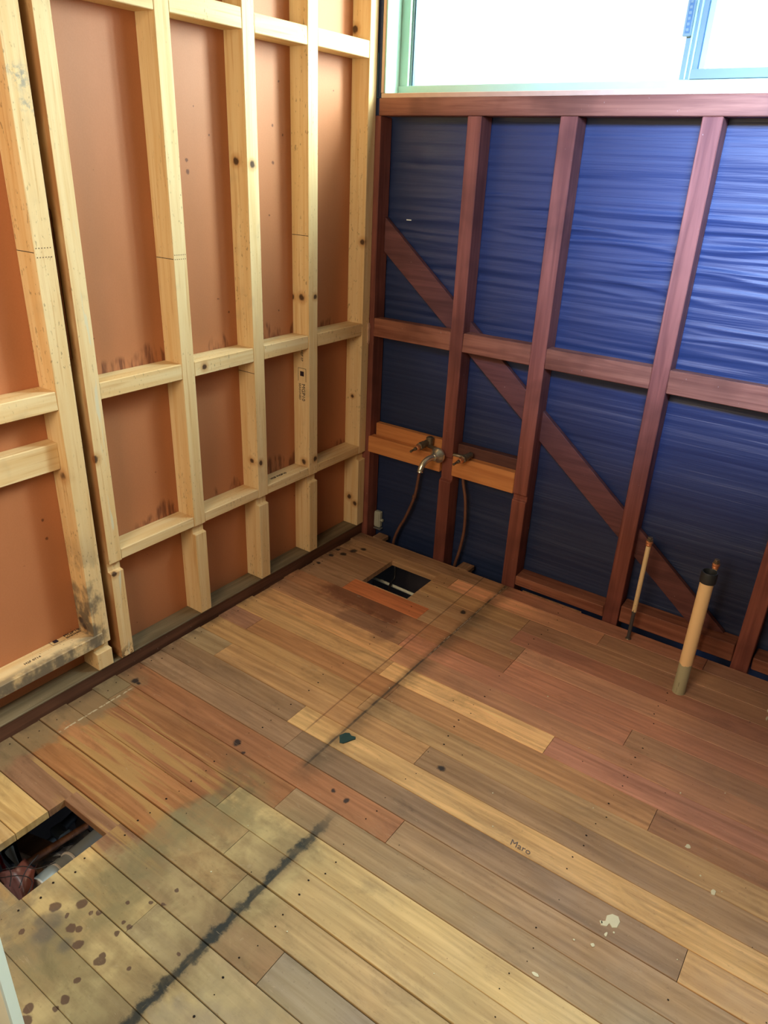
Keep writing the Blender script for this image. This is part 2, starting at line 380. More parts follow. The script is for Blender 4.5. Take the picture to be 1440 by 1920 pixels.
# black knot scars
kn = t.blobs([(.069, -1.219, 0, .011), (.085, -1.222, 0, .006), (.491, -1.218, 0, .012), (.53, -1.235, 0, .006), (.977, -.96, 0, .0095),
              (.80, -1.19, 0, .006), (.845, -1.195, 0, .008), (.10, -.13, 0, .012), (.075, -.165, 0, .014), (.06, -.21, 0, .013), (.03, -.25, 0, .010), (.02, -.20, 0, .010),
              (.03, -.33, 0, .009), (.65, -.275, 0, .010)], soft=0.4, P=t.warped(0.018, 45))
c = t.mix(t.mul(kn, 0.92), c, (0.012, 0.012, 0.016))
# fine scuffs, dust and scratches
du = t.noise((130, 130, 1), 1.0, 2, 0.6)
c = t.mix(t.ramp(du, 0.755, 0.78, 0, 0.7), c, (0.5, 0.42, 0.3))
c = t.mix(t.ramp(t.noise((22, 70, 1), 1.0, 3, 0.65, 1.5), 0.64, 0.72, 0, 0.25), c, (0.45, 0.38, 0.27))
t.bump(t.math('ADD', g2, t.mul(g, 0.6)), 0.18, 0.0012)
M_FLOOR = t.out(c, t.ramp(n1, 0.3, 0.7, 0.42, 0.62), 0.35)

# ------------------------------------------------------------------ mesh helpers
def link(name, bm, mat, parent=None, smooth=False, mats=None):
    me = bpy.data.meshes.new(name)
    bm.normal_update()
    bm.to_mesh(me); bm.free()
    for q in (mats or [mat]): me.materials.append(q)
    if smooth:
        for p in me.polygons: p.use_smooth = True
    o = bpy.data.objects.new(name, me)
    COL.objects.link(o)
    if parent is not None: o.parent = parent
    return o

def box_bm(x0, x1, y0, y1, z0, z1, bev=0.0015, bm=None, jit=0.0):
    b = bmesh.new()
    r = bmesh.ops.create_cube(b, size=1.0)
    for v in b.verts:
        v.co = Vector(((x0 + x1) / 2 + v.co.x * (x1 - x0), (y0 + y1) / 2 + v.co.y * (y1 - y0), (z0 + z1) / 2 + v.co.z * (z1 - z0)))
        if jit: v.co += Vector([RND.uniform(-jit, jit) for _ in range(3)])
    if bev: bmesh.ops.bevel(b, geom=b.edges[:], offset=bev, segments=1, affect='EDGES', profile=0.5)
    if bm is None: return b
    me = bpy.data.meshes.new('tmp'); b.to_mesh(me); b.free(); bm.from_mesh(me); bpy.data.meshes.remove(me)
    return bm

def box(name, x0, x1, y0, y1, z0, z1, mat, parent=None, bev=0.0015, jit=0.0):
    return link(name, box_bm(x0, x1, y0, y1, z0, z1, bev, jit=jit), mat, parent)

def prism_bm(poly, axis, a, b, bev=0.0012):
    """poly: 2-D outline; axis 'y': poly in (x,z); axis 'x': poly in (y,z); axis 'z': poly in (x,y)"""
    bm = bmesh.new()
    def P(p, t):
        return {'y': (p[0], t, p[1]), 'x': (t, p[0], p[1]), 'z': (p[0], p[1], t)}[axis]
    v0 = [bm.verts.new(P(p, a)) for p in poly]
    v1 = [bm.verts.new(P(p, b)) for p in poly]
    bm.faces.new(v0); bm.faces.new(list(reversed(v1)))
    n = len(poly)
    for i in range(n):
        bm.faces.new((v0[i], v1[i], v1[(i + 1) % n], v0[(i + 1) % n]))
    bmesh.ops.recalc_face_normals(bm, faces=bm.faces[:])
    if bev: bmesh.ops.bevel(bm, geom=bm.edges[:], offset=bev, segments=1, affect='EDGES')
    return bm

def tube_bm(pts, r, seg=14, cap=True, bm=None):
    bm = bm or bmesh.new()
    pts = [Vector(p) for p in pts]
    rs = r if isinstance(r, (list, tuple)) else [r] * len(pts)
    rings = []; nrm = None
    for i, p in enumerate(pts):
        if i == 0: tdir = pts[1] - pts[0]
        elif i == len(pts) - 1: tdir = pts[-1] - pts[-2]
        else: tdir = (pts[i + 1] - pts[i]).normalized() + (pts[i] - pts[i - 1]).normalized()
        if tdir.length < 1e-9: tdir = pts[i] - pts[i - 1]
        tdir.normalize()
        if nrm is None:
            nrm = tdir.orthogonal().normalized()
        nrm = (nrm - tdir * nrm.dot(tdir)).normalized()
        bn = tdir.cross(nrm)
        rings.append([bm.verts.new(p + (nrm * math.cos(2 * math.pi * k / seg) + bn * math.sin(2 * math.pi * k / seg)) * rs[i]) for k in range(seg)])
    for a, b in zip(rings, rings[1:]):
        for k in range(seg):
            bm.faces.new((a[k], a[(k + 1) % seg], b[(k + 1) % seg], b[k]))
    if cap:
        bm.faces.new(list(reversed(rings[0]))); bm.faces.new(rings[-1])
    return bm

def smooth_pts(pts, n=6):
    P = [Vector(p) for p in pts]; P = [P[0] * 2 - P[1]] + P + [P[-1] * 2 - P[-2]]
    out = []
    for i in range(1, len(P) - 2):
        for k in range(n):
            u = k / n
            out.append(0.5 * ((2 * P[i]) + (P[i + 1] - P[i - 1]) * u + (2 * P[i - 1] - 5 * P[i] + 4 * P[i + 1] - P[i + 2]) * u * u + (3 * P[i] - P[i - 1] - 3 * P[i + 1] + P[i + 2]) * u ** 3))
    out.append(P[-2])
    return out

def profile_tube(origin, direction, prof, seg=20):
    """lathe: prof = [(distance along, radius)]"""
    o = Vector(origin); d = Vector(direction).normalized()
    n = d.orthogonal().normalized(); b = d.cross(n)
    bm = bmesh.new(); rings = []
    for t_, r in prof:
        rings.append([bm.verts.new(o + d * t_ + (n * math.cos(2 * math.pi * k / seg) + b * math.sin(2 * math.pi * k / seg)) * max(r, 1e-4)) for k in range(seg)])
    for a, c_ in zip(rings, rings[1:]):
        for k in range(seg): bm.faces.new((a[k], a[(k + 1) % seg], c_[(k + 1) % seg], c_[k]))
    bm.faces.new(list(reversed(rings[0]))); bm.faces.new(rings[-1])
    bmesh.ops.recalc_face_normals(bm, faces=bm.faces[:])
    return bm

def autosmooth(o, ang=40):
    me = o.data
    for p in me.polygons: p.use_smooth = True
    bm = bmesh.new(); bm.from_mesh(me)
    for e in bm.edges:
        if len(e.link_faces) == 2 and e.calc_face_angle(0) > math.radians(ang): e.smooth = False
    bm.to_mesh(me); bm.free()
    return o

def struct(o): o['kind'] = 'structure'; return o

def thing(name, label, cat, loc=(0, 0, 0), group=None):
    o = bpy.data.objects.new(name, None); COL.objects.link(o)
    o.empty_display_size = 0.05
    o.location = loc
    o['label'] = label; o['category'] = cat
    if group: o['group'] = group
    return o

def part(o, root):
    """parent keeping the world-space mesh coordinates"""
    o.parent = root
    o.matrix_parent_inverse = Matrix.Translation(-Vector(root.location))
    return o

# ================================================================== SETTING
# ---- left wall -----------------------------------------------------
PX = -0.072
wl = struct(box('wall_left', PX - 0.012, PX - 0.006, -2.95, 0.005, -0.10, 2.42, M_FOUND, None, 0))
for a, b in ((-2.95, -1.72), (-1.715, 0.004)):
    box('hardboard_sheet', PX - 0.006, PX, a, b, -0.02, 2.42, M_BOARD, wl, 0)
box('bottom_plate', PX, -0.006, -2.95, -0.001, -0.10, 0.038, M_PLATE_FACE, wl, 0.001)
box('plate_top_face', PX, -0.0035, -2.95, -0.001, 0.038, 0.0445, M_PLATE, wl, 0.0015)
box('top_plate', PX, 0.0, -2.95, 0.0, 2.375, 2.42, M_PINE_H, wl)

def stud_left(y0, y1, notch=(0.335, 0.366), foot=0.0445, d=0.013, jx=0.0):
    xb, xf = PX, 0.0 + jx
    z0, z1 = notch
    up = [(xb, z1 - 0.002), (xf - 0.001, z1 - 0.002), (xf, z1), (xf, 2.375), (xb, 2.375)]
    poly = [(xb, foot), (xf, foot), (xf, z0), (xf - d, z0 + 0.002), (xf - d, z1 - 0.002), (xf, z1), (xf, 2.375), (xb, 2.375)]
    # upper stud and the lower block are one stick with a housing cut across the front
    return link('stud', prism_bm(poly, 'y', y0, y1), M_PINE_V, wl)

S_ = [(-1.289, -1.239), (-1.211, -1.168), (-0.898, -0.853), (-0.612, -0.566), (-0.348, -0.302), (-0.045, -0.002)]
for i, (a, b) in enumerate(S_):
    if i == 0: stud_left(a, b, (0.100, 0.127), d=0.016)
    else: stud_left(a, b, jx=0.0 if i != 1 else 0.001)
stud_left(-1.78, -1.735, (0.100, 0.127))
stud_left(-2.25, -2.205, (0.100, 0.127))

def nog_left(y0, y1, z0, z1, xf=-0.001, xb=PX):
    return link('nogging', box_bm(xb, xf, y0, y1, z0, z1, 0.0018, jit=0.0008), M_PINE_H, wl)
for (a, b) in ((-1.168, -0.898), (-0.853, -0.612), (-0.566, -0.348), (-0.302, -0.045)):
    k = RND.uniform(-.002, .002)
    nog_left(a, b, 1.724 + k, 1.771 + k)
    nog_left(a, b, 0.838, 0.882)
    nog_left(a, b, 0.3665, 0.399)
nog_left(-1.735, -1.289, 0.838, 0.885)
nog_left(-1.735, -1.289, 0.674, 0.746, -0.031)
nog_left(-1.735, -1.289, 1.76, 1.805)
nog_left(-1.735, -1.262, 0.127, 0.165, 0.003)
# rough packing strips in the slot between the paired studs
box('packing_strip', PX, -0.030, -1.2375, -1.2125, 0.945, 1.295, M_ROUGH, wl, 0.004, 0.0015)
box('packing_strip', PX, -0.052, -1.2385, -1.2115, 1.30, 2.37, M_ROUGH, wl, 0.003, 0.001)
box('packing_strip', PX, -0.055, -1.2385, -1.2115, 0.05, 0.94, M_ROUGH, wl, 0.003, 0.001)
# frayed sliver of old lining at the corner stud
link('torn_edge', prism_bm([(0.0005, 0.80), (0.004, 0.815), (0.003, 0.85), (0.005, 0.865), (0.0005, 0.88)], 'y', -0.012, -0.001, 0), M_PEACH, wl)

def saw_line(yf, zf, x0=PX + 0.002, x1=-0.001):
    box('pencil_line', x0, x1, yf - 0.0006, yf + 0.0002, zf, zf + 0.0015, M_INK, wl, 0)
saw_line(-0.898, 1.165); saw_line(-1.289, 1.205); saw_line(-0.348, 1.20); saw_line(-.612, .80)
# rows of tiny grade-mark pricks on stud faces
bm = bmesh.new()
for (ya, yb, z0) in ((-1.283, -1.248, 1.195), (-1.283, -1.248, 1.215), (-0.893, -0.858, 1.165), (-0.893, -0.858, 1.176)):
    for k in range(6):
        yy = ya + (yb - ya) * k / 5
        box_bm(0.0, 0.0006, yy - .0008, yy + .0008, z0 - .001, z0 + .001, 0, bm)
o = link('prick_mark', bm, M_INK, wl); o['kind'] = 'stuff'

def text_mesh(name, body, size, mat, parent, mw, ext=0.0003):
    cu = bpy.data.curves.new(name, 'FONT'); cu.body = body; cu.size = size; cu.extrude = ext
    cu.resolution_u = 2
    to = bpy.data.objects.new(name, cu); COL.objects.link(to)
    bpy.context.view_layer.update()
    me = bpy.data.meshes.new_from_object(to)
    bpy.data.objects.remove(to)
    me.transform(mw)
    me.materials.clear(); me.materials.append(mat)
    o = bpy.data.objects.new(name, me); COL.objects.link(o)
    if parent: o.parent = parent
    return o
def frame(origin, xd, yd):
    xd = Vector(xd).normalized(); yd = Vector(yd).normalized(); zd = xd.cross(yd)
    mm = Matrix((xd, yd, zd)).transposed().to_4x4(); mm.translation = Vector(origin); return mm
def timber_stamp(origin, xd, yd, s=1.0):
    xd = Vector(xd); yd = Vector(yd); o = Vector(origin)
    text_mesh('timber_stamp', 'MGP10', 0.022 * s, M_INK, wl, frame(o + xd * .058 * s + yd * .014 * s, xd, yd))
    text_mesh('timber_stamp', 'SEASONED', 0.013 * s, M_INK, wl, frame(o + xd * .058 * s, xd, yd))
    bm = bmesh.new()
    def bar(a0, a1, b0, b1):
        vs = []
        n = xd.cross(yd) * 0.0004
        for a, b in ((a0, b0), (a1, b0), (a1, b1), (a0, b1)): vs.append(bm.verts.new(o + xd * a * s + yd * b * s + n))
        bm.faces.new(vs)
    bar(0, .05, -.004, -.0025); bar(0, .05, .033, .0345); bar(0, .0015, -.004, .034)
    bar(.012, .03, .006, .024)
    link('timber_stamp', bm, M_INK, wl)
timber_stamp((-0.046, -0.3484, 0.765), (0, 0, -1), (1, 0, 0), 0.95)
text_mesh('timber_stamp', 'H2F 07', 0.013, M_INK, wl, frame((-0.036, -0.3484, 0.828), (0, 0, -1), (1, 0, 0)))
timber_stamp((-0.052, -1.385, 0.1655), (0, 1, 0), (-1, 0, 0), 0.75)
text_mesh('timber_stamp', 'H2F 0714', 0.012, M_INK, wl, frame((-0.030, -1.48, 0.1655), (0, 1, 0), (-1, 0, 0)))
text_mesh('timber_stamp', 'H2F MGP10', 0.016, M_INK, wl, frame((-0.026, -0.52, 0.4), (0, 1, 0), (-1, 0, 0)))

# ---- right wall ----------------------------------------------------
DY = 0.075
wr = struct(box('wall_right', -0.08, 2.45, DY + 0.012, DY + 0.024, -0.60, 1.60, M_FOUND, None, 0))
box('foundation_board', -0.08, 0.0, 0.006, DY + 0.012, -0.60, 1.56, M_FOUND, wr, 0)
# wrinkled building paper as real relief
def paper(x0, x1, z0, z1, nx, nz):
    bm = bmesh.new(); rows = []
    ph = [(RND.uniform(0, 6.28), RND.uniform(0.8, 2.4)) for _ in range(40)]
    cr = [(1.262 + RND.uniform(-.004, .004), .0045), (1.30, -.003), (1.235, .004), (1.205, .003), (1.165, .0035), (1.12, .003), (1.085, .002), (1.05, .0025), (1.33, .002), (1.02, .002), (0.985, .002), (.95, .0015), (1.18, .002), (1.14, .002)]
    for j in range(nz + 1):
        z = z0 + (z1 - z0) * j / nz; row = []
        for i in range(nx + 1):
            x = x0 + (x1 - x0) * i / nx
            y = DY - 0.002
            for q, (cz, am) in enumerate(cr):
                zc = cz + 0.010 * math.sin(x * ph[q][1] * 3 + ph[q][0]) + 0.006 * math.sin(x * 11 + ph[q][0] * 3) - 0.02 * (x - .2) * (1 if q % 2 else .4)
                w_ = 0.007 + 0.003 * math.sin(x * 7 + q)
                a = am * (0.6 + 0.55 * math.sin(x * ph[q][1] * 5.1 + q * 2.1))
                y -= a * math.exp(-((z - zc) / w_) ** 2)
            # horizontal sagging folds over the weatherboards behind
            env = 0.35 + 0.65 * math.exp(-((z - 1.12) / .3) ** 2)
            y -= 0.0040 * env * (mnoise.noise(Vector((x * 2.2, 0, z * 62))) ) + 0.0030 * env * mnoise.noise(Vector((x * 1.1 + 5, 3, z * 26)))
            y -= 0.003 * math.sin(z * 2 * math.pi / 0.16 + 0.7 * math.sin(x * 2.0)) * 0.5
            # bump of a fixing near the top left bay
            rr = math.hypot((x - .155) / .05, (z - 1.45) / .03)
            if rr < 1.4: y -= 0.006 * max(0, 1 - rr) ** .5 * (0.6 + .4 * math.sin(x * 190) * math.sin(z * 160))
            row.append(bm.verts.new((x, y, z)))
        rows.append(row)
    for a, b in zip(rows, rows[1:]):
        for i in range(nx): bm.faces.new((a[i], a[i + 1], b[i + 1], b[i]))
    return bm
o = link('building_paper', paper(-0.005, 2.42, -0.12, 1.60, 170, 470), M_PAPER, wr, smooth=True)
box('paper_staple_scrap', 0.098, 0.118, DY - 0.008, DY - 0.005, 1.243, 1.2465, M_WHITE, wr, 0.0005)

def stud_right(x0, x1, poly=None, z1=1.565):
    if poly is None: return link('stud', box_bm(x0, x1, 0, DY - .006, -0.10, z1, 0.0022, jit=0.0012), M_HW_V, wr)
    return link('stud', prism_bm(poly, 'x', x0, x1, 0.0018), M_HW_V, wr)
YB = DY - .006
stud_right(-0.035, 0.0195)
stud_right(0.352, 0.402, [(0, -0.1), (YB, -0.1), (YB, 1.565), (0, 1.565), (0, 0.436), (0.014, 0.432), (0.014, 0.345), (0, 0.337)])
stud_right(0.660, 0.714, [(0, -0.1), (YB, -0.1), (YB, 1.565), (0, 1.565), (0, 0.372), (0.009, 0.366), (0.009, 0.350), (0, 0.345)])
stud_right(1.057, 1.109)
stud_right(1.488, 1.540)
stud_right(1.93, 1.98)
stud_right(2.36, 2.41)
def nog_right(x0, x1, z0, z1, mat=M_HW_X, y0=0.001, y1=0.045, jit=0.0012):
    return link('nogging', box_bm(x0, x1, y0, y1, z0, z1, 0.0022, jit=jit), mat, wr)
for a, b, z0, z1 in ((0.0195, .352, .832, .900), (.402, .660, .836, .901), (.714, 1.057, .833, .899), (1.109, 1.488, .829, .899), (1.54, 1.93, .83, .9), (1.98, 2.36, .83, .9)):
    nog_right(a, b, z0, z1)
# bottom rails between the studs (they stop short of the boards, leaving a dark gap)
for a, b, z0, z1 in ((.714, 1.056, 0.008, .046), (1.112, 1.485, 0.012, .075), (1.545, 1.93, 0.008, .056), (1.98, 2.36, .008, .05)):
    o = link('bottom_rail', box_bm(a, b, 0.001, YB, z0, z1, 0.003, jit=0.002), M_HW_X, wr)
# tap noggings
nog_right(0.012, .351, .368, .436, M_ORANGE, -0.001, 0.032, .0006)
nog_right(.403, .659, .368, .447, M_ORANGE, 0.0, 0.032, .0006)
nog_right(0.024, .351, .40, .484, M_ORANGE, 0.034, 0.060, .0006)
nog_right(.404, .659, .40, .487, M_HW_DARK, 0.034, 0.066, .001)
# long rail under the window
link('window_rail', box_bm(0.012, 2.42, -0.002, YB, 1.5655, 1.6165, 0.002), M_HW_X, wr)
# diagonal brace let in behind the studs
def brace():
    dz = -0.825
    x0, x1 = 0.0205, 1.44
    bm = bmesh.new()
    zt = lambda x: 1.266 + dz * x
    P = [(x0, zt(x0)), (x1, zt(x1)), (1.31, 0.073), (x0, zt(x0) - .118)]
    zb = lambda x: zt(x) - 0.116
    P = [(x0, zt(x0)), (x1, zt(x1)), (1.335, zt(1.335) - .10), (x0, zb(x0))]
    y0, y1 = 0.0465, 0.0665
    a = [bm.verts.new((p[0], y0, p[1])) for p in P]; b = [bm.verts.new((p[0], y1, p[1])) for p in P]
    bm.faces.new(a); bm.faces.new(list(reversed(b)))
    for i in range(4): bm.faces.new((a[i], b[i], b[(i + 1) % 4], a[(i + 1) % 4]))
    bmesh.ops.recalc_face_normals(bm, faces=bm.faces[:])
    bmesh.ops.bevel(bm, geom=bm.edges[:], offset=.0015, segments=1, affect='EDGES')
    return link('diagonal_brace', bm, M_BRACE, wr)
brace()
# corner: dark flashing strip beside the window, with a thin metal bead
box('flashing_strip', -0.03, 0.0145, 0.003, 0.03, 1.5655, 2.36, M_PAPER, wr, 0.001)
box('metal_bead', 0.0015, 0.0035, -0.0015, 0.002, 1.617, 1.745, M_SEAL, wr, 0)
box('metal_bead', 0.0035, 0.009, -0.0015, 0.002, 1.617, 1.6195, M_SEAL, wr, 0)

# ---- window --------------------------------------------------------
wn = struct(link('window_1', box_bm(0.018, 2.42, 0.0, 0.125, 1.6168, 1.6305, 0.001), M_PEACH))
box('side_lining', 0.0165, 0.0275, 0.0, 0.125, 1.631, 2.30, M_PEACH, wn, 0.001)
box('side_reveal', 0.0277, 0.033, 0.001, 0.085, 1.631, 2.30, M_FRAME, wn, 0.001)
box('window_head', 0.0165, 2.42, 0.0, 0.125, 2.30, 2.375, M_PEACH, wn, 0.001)
fr = box('frame_jamb', 0.033, 0.066, 0.080, 0.12, 1.6415, 2.30, M_FRAME, wn, 0.001)
box('frame_jamb', 2.38, 2.42, 0.080, 0.12, 1.6415, 2.30, M_FRAME, wn, 0.001)
box('frame_sill', 0.030, 2.42, 0.076, 0.12, 1.631, 1.658, M_FRAME, wn, 0.001)
box('frame_sill_lip', 0.030, 2.42, 0.120, 0.132, 1.631, 1.662, M_FRAME, wn, 0.001)
box('frame_head', 0.033, 2.42, 0.080, 0.12, 2.26, 2.30, M_FRAME, wn, 0.001)
# fixed left light
box('sash_stile', 0.066, 0.072, 0.092, 0.112, 1.658, 2.26, M_SASH, wn, 0.0008)
box('sash_stile', 0.0725, 0.0765, 0.096, 0.110, 1.658, 2.26, M_SEAL, wn, 0.0005)
box('glass_pane', 0.0745, 0.965, 0.102, 0.106, 1.660, 2.262, M_GLASS, wn, 0)
# meeting stile: three stepped ribs
for x0, x1, y0, y1, mm in ((.952, .966, .086, .110, M_SASH), (.966, .971, .078, .110, M_FRAME), (.971, .979, .083, .110, M_SASH),
                           (.979, .984, .077, .110, M_FRAME), (.984, .997, .081, .110, M_SASH), (.997, .9985, .080, .108, M_SEAL), (.9985, 1.0135, .087, .108, M_FRAME)):
    box('meeting_stile', x0, x1, y0, y1, 1.6585 if x0 < .99 else 1.682, 2.26, mm, wn, 0.0006)
box('sliding_sash_rail', .984, 2.38, 0.070, 0.100, 1.6585, 1.6815, M_SASH, wn, 0.001)
box('sash_stile', 2.345, 2.38, 0.078, 0.100, 1.682, 2.26, M_SASH, wn, 0.001)
box('glass_pane', 1.006, 2.350, 0.090, 0.094, 1.680, 2.262, M_GLASS, wn, 0)
# latch on the meeting stile
la = box('window_latch', .944, .966, 0.070, 0.085, 1.757, 1.862, M_SASH, wn, 0.002)
box('latch_slot', .950, .962, 0.0685, 0.0705, 1.764, 1.855, M_SEAL, la, 0.0006)
for k in range(7):
    box('latch_tooth', .9525, .9595, 0.0670, 0.0686, 1.768 + k * .0125, 1.775 + k * .0125, M_SASH, la, 0.0004)

# ---- ceiling, far room faces, door ---------------------------------
struct(box('ceiling', -0.10, 2.50, -3.02, 0.13, 2.42, 2.45, M_CEIL, None, 0))
struct(box('wall_rear', -0.10, 2.50, -3.02, -2.96, -0.02, 2.42, M_PLASTER, None, 0))
struct(box('wall_side', 2.43, 2.50, -2.955, 0.0, -0.02, 2.42, M_PLASTER, None, 0))
# white painted door jamb whose edge just enters the picture at lower left
dd = Vector((-0.68, -0.73, 0)).normalized(); e0 = Vector((0.88, -2.012, 0))
bm = box_bm(0, 0.12, -0.0175, 0.0175, 0.0012, 2.04, 0.002)
box_bm(0.03, 0.09, 0.0172, 0.030, 0.0012, 2.04, 0.002, bm)
Rm = Matrix((Vector((dd.x, dd.y, 0)), Vector((-dd.y, dd.x, 0)), Vector((0, 0, 1)))).transposed().to_4x4()
Rm.translation = e0
for v in bm.verts: v.co = Rm @ v.co
struct(link('door_1', bm, M_WHITE))

# ---- subfloor ------------------------------------------------------
struct(box('ground', -0.10, 2.5, -3.02, 0.11, -0.62, -0.60, M_GROUND, None, 0))
for q, (a, b, c_, d_) in enumerate(((-0.10, -0.08, -3.0, 0.1), (2.45, 2.5, -3.0, 0.1), (-.1, 2.5, -3.02, -3.0))):
    struct(box('trim_%d' % (q + 1), a, b, c_, d_, -0.60, -0.10 if q else -0.101, M_FOUND, None, 0))

# ================================================================== FLOOR
fl = bpy.data.objects.new('floor', None); COL.objects.link(fl); struct(fl)
PITCH = 0.0823
def Y0(r): return -0.004 - PITCH * (r - 1)
# base wood colours (linear) per row: list of (x_end, colour)
TAN = (.36, .225, .105); LT = (.43, .29, .135); YEL = (.50, .345, .155); OR = (.33, .175, .082); RED = (.215, .085, .045)
BR = (.215, .130, .075); GB = (.185, .125, .075); DK = (.125, .072, .048); GT = (.27, .20, .115); PK = (.32, .17, .095)
rows = {
 1: [(0.70, BR), (1.42, (.16, .075, .048)), (9, DK)],
 2: [(0.52, (.25, .155, .085)), (1.10, PK), (9, BR)],
 3: [(0.36, BR), (0.86, (.30, .195, .10)), (1.90, BR), (9, BR)],
 4: [(0.30, BR), (0.86, (.27, .18, .10)), (9, (.175, .085, .055))],
 5: [(0.215, BR), (0.545, (.27, .095, .040)), (0.92, (.25, .155, .082)), (9, (.21, .115, .07))],
 6: [(0.92, (.24, .12, .062)), (1.85, (.20, .095, .058)), (9, BR)],
 7: [(0.58, (.25, .135, .072)), (1.33, (.21, .10, .06)), (9, BR)],
 8: [(0.60, (.37, .215, .10)), (2.1, (.23, .125, .072)), (9, BR)],
 9: [(0.62, TAN), (1.165, (.39, .255, .12)), (9, (.165, .082, .056))],
 10: [(0.131, (.22, .12, .075)), (0.70, OR), (1.474, (.37, .215, .105)), (9, (.26, .145, .08))],
 11: [(0.66, TAN), (1.77, (.33, .225, .115)), (9, GT)],
 12: [(0.155, GT), (0.91, (.33, .205, .10)), (9, (.245, .165, .095))],
 13: [(0.539, (.205, .135, .080)), (9, (.445, .30, .14))],
 14: [(0.60, (.21, .135, .082)), (1.633, (.205, .140, .088)), (9, (.40, .26, .125))],
 15: [(0.993, (.33, .155, .078)), (9, (.26, .175, .10))],
 16: [(0.074, (.235, .17, .10)), (0.72, (.30, .145, .068)), (9, (.235, .165, .095))],
 17: [(0.606, (.31, .145, .070)), (9, (.42, .315, .155))],
 18: [(0.72, (.335, .165, .075)), (1.52, (.385, .285, .145)), (9, GT)],
 19: [(0.80, (.32, .155, .068)), (9, (.33, .24, .13))],
 20: [(0.983, (.22, .125, .075)), (9, (.17, .145, .125))],
 21: [(0.70, (.50, .36, .165)), (9, (.28, .22, .14))],
 22: [(1.2, (.42, .31, .155)), (9, GT)],
 23: [(0.9, GT), (9, (.33, .25, .14))],
}
XR = 2.425
HOLES = [(0.2445, 0.4465, -0.329, -0.131), (0.305, 0.468, -1.8195, -1.609)]
def board(x0, x1, y0, y1, col, fac=1.0):
    """one tongue-and-groove board, top arrises eased"""
    if x1 - x0 < 0.004 or y1 - y0 < 0.003: return
    e = 0.0011; zt = RND.uniform(-0.0004, 0.0004)
    poly = [(y0, -0.020), (y1, -0.020), (y1, zt - e), (y1 - e * .8, zt), (y0 + e * .8, zt), (y0, zt - e)]
    bm = prism_bm(poly, 'x', x0, x1, 0)
    lay = bm.verts.layers.float_color.new('tint')
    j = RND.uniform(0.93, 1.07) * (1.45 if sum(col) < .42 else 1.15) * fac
    for v in bm.verts: v[lay] = (col[0] * j, col[1] * j, col[2] * j, 1)
    return link('floorboard', bm, M_FLOOR, fl)
for r in range(1, 37):
    yt = Y0(r) if r > 1 else -0.0125
    yb = Y0(r + 1)
    gap = {19: .0035, 20: .0030, 21: .0022, 15: .0014, 14: .0013, 16: .0012, 17: .0014, 22: .0018}.get(r, 0.0009)
    segs = rows.get(r) or [(RND.uniform(.7, 1.9), (GT, TAN, LT, BR)[r % 4]), (9, (TAN, GT, BR, LT)[r % 4])]
    x = RND.uniform(0.0, 0.010)
    for xe, col in segs:
        xe = min(xe, XR)
        if xe <= x: continue
        # cut around the two square holes
        pieces = [(x, xe, yb, yt - gap)]
        for hx0, hx1, hy0, hy1 in HOLES:
            nxt = []
            for a, b, c_, d_ in pieces:
                ov_x = min(b, hx1) - max(a, hx0); ov_y = min(d_, hy1) - max(c_, hy0)
                if ov_x <= 0.001 or ov_y <= 0.001: nxt.append((a, b, c_, d_)); continue
                if a < hx0: nxt.append((a, hx0, c_, d_))
                if b > hx1: nxt.append((hx1, b, c_, d_))
                mx0, mx1 = max(a, hx0), min(b, hx1)
                if d_ > hy1 + .004: nxt.append((mx0, mx1, hy1, d_))
                if c_ < hy0 - .004: nxt.append((mx0, mx1, c_, hy0))
            pieces = nxt
        for a, b, c_, d_ in pieces: board(a, b, c_, d_, col, (2.5 if xe > 1.0 else 1.85) if r <= 9 else (1.5 if r <= 14 else (1.42 if xe > 0.995 else 1.08)))  # far rows and right-hand boards painted lighter where little light reaches
        x = xe + 0.0012
# joists under the boards, ends showing past the floor edge
for jx in (0.075, 0.495, 0.925, 1.37, 1.80, 2.25):
    link('joist', box_bm(jx - .0215, jx + .0215, -2.95, 0.035 if jx < .6 else 0.0, -0.125, -0.0205, 0.002), M_JOIST, fl)
# joist-end packers visible in the gap
link('joist_packer', box_bm(0.060, 0.108, -0.011, 0.038, -0.019, 0.0005, 0.002), M_JOIST, fl)
link('joist_packer', box_bm(0.468, 0.520, -0.011, 0.045, -0.019, 0.0005, 0.002), M_JOIST, fl)
# thin strip lying in the gap in front of the third bay
link('gap_strip', prism_bm([(-0.0145, 0.0003), (-0.010, 0.0003), (-0.010, 0.004), (-0.0145, 0.003)], 'x', 0.755, 0.985, 0), M_JOIST, fl)
# nail holes
bm = bmesh.new()
def disc(x, y, r, z=0.0007, bm=bm, seg=8):
    vs = [bm.verts.new((x + r * math.cos(6.283 * k / seg) * RND.uniform(.85, 1.3), y + r * math.sin(6.283 * k / seg), z)) for k in range(seg)]
    bm.faces.new(vs)
def in_hole(x, y):
    return any(a - .004 < x < b + .004 and c_ - .004 < y < d_ + .004 for a, b, c_, d_ in HOLES)
for r in range(1, 28):
    for jx in (0.035, 0.495, 0.925, 1.37, 1.80, 2.25):
        for fy in (.28, .72):
            if RND.random() < .13: continue
            x_ = jx + RND.uniform(-.012, .012); y_ = Y0(r) - PITCH * fy + RND.uniform(-.006, .006)
            if r == 1 and y_ > -.02: continue
            if not in_hole(x_, y_): disc(x_, y_, RND.uniform(.0012, .0027))
for k in range(60):
    x_, y_ = RND.uniform(.1, 2.2), RND.uniform(-2.0, -.05)
    if not in_hole(x_, y_): disc(x_, y_, RND.uniform(.0008, .0018))
o = link('nail_hole', bm, M_NAIL, fl); o['kind'] = 'stuff'
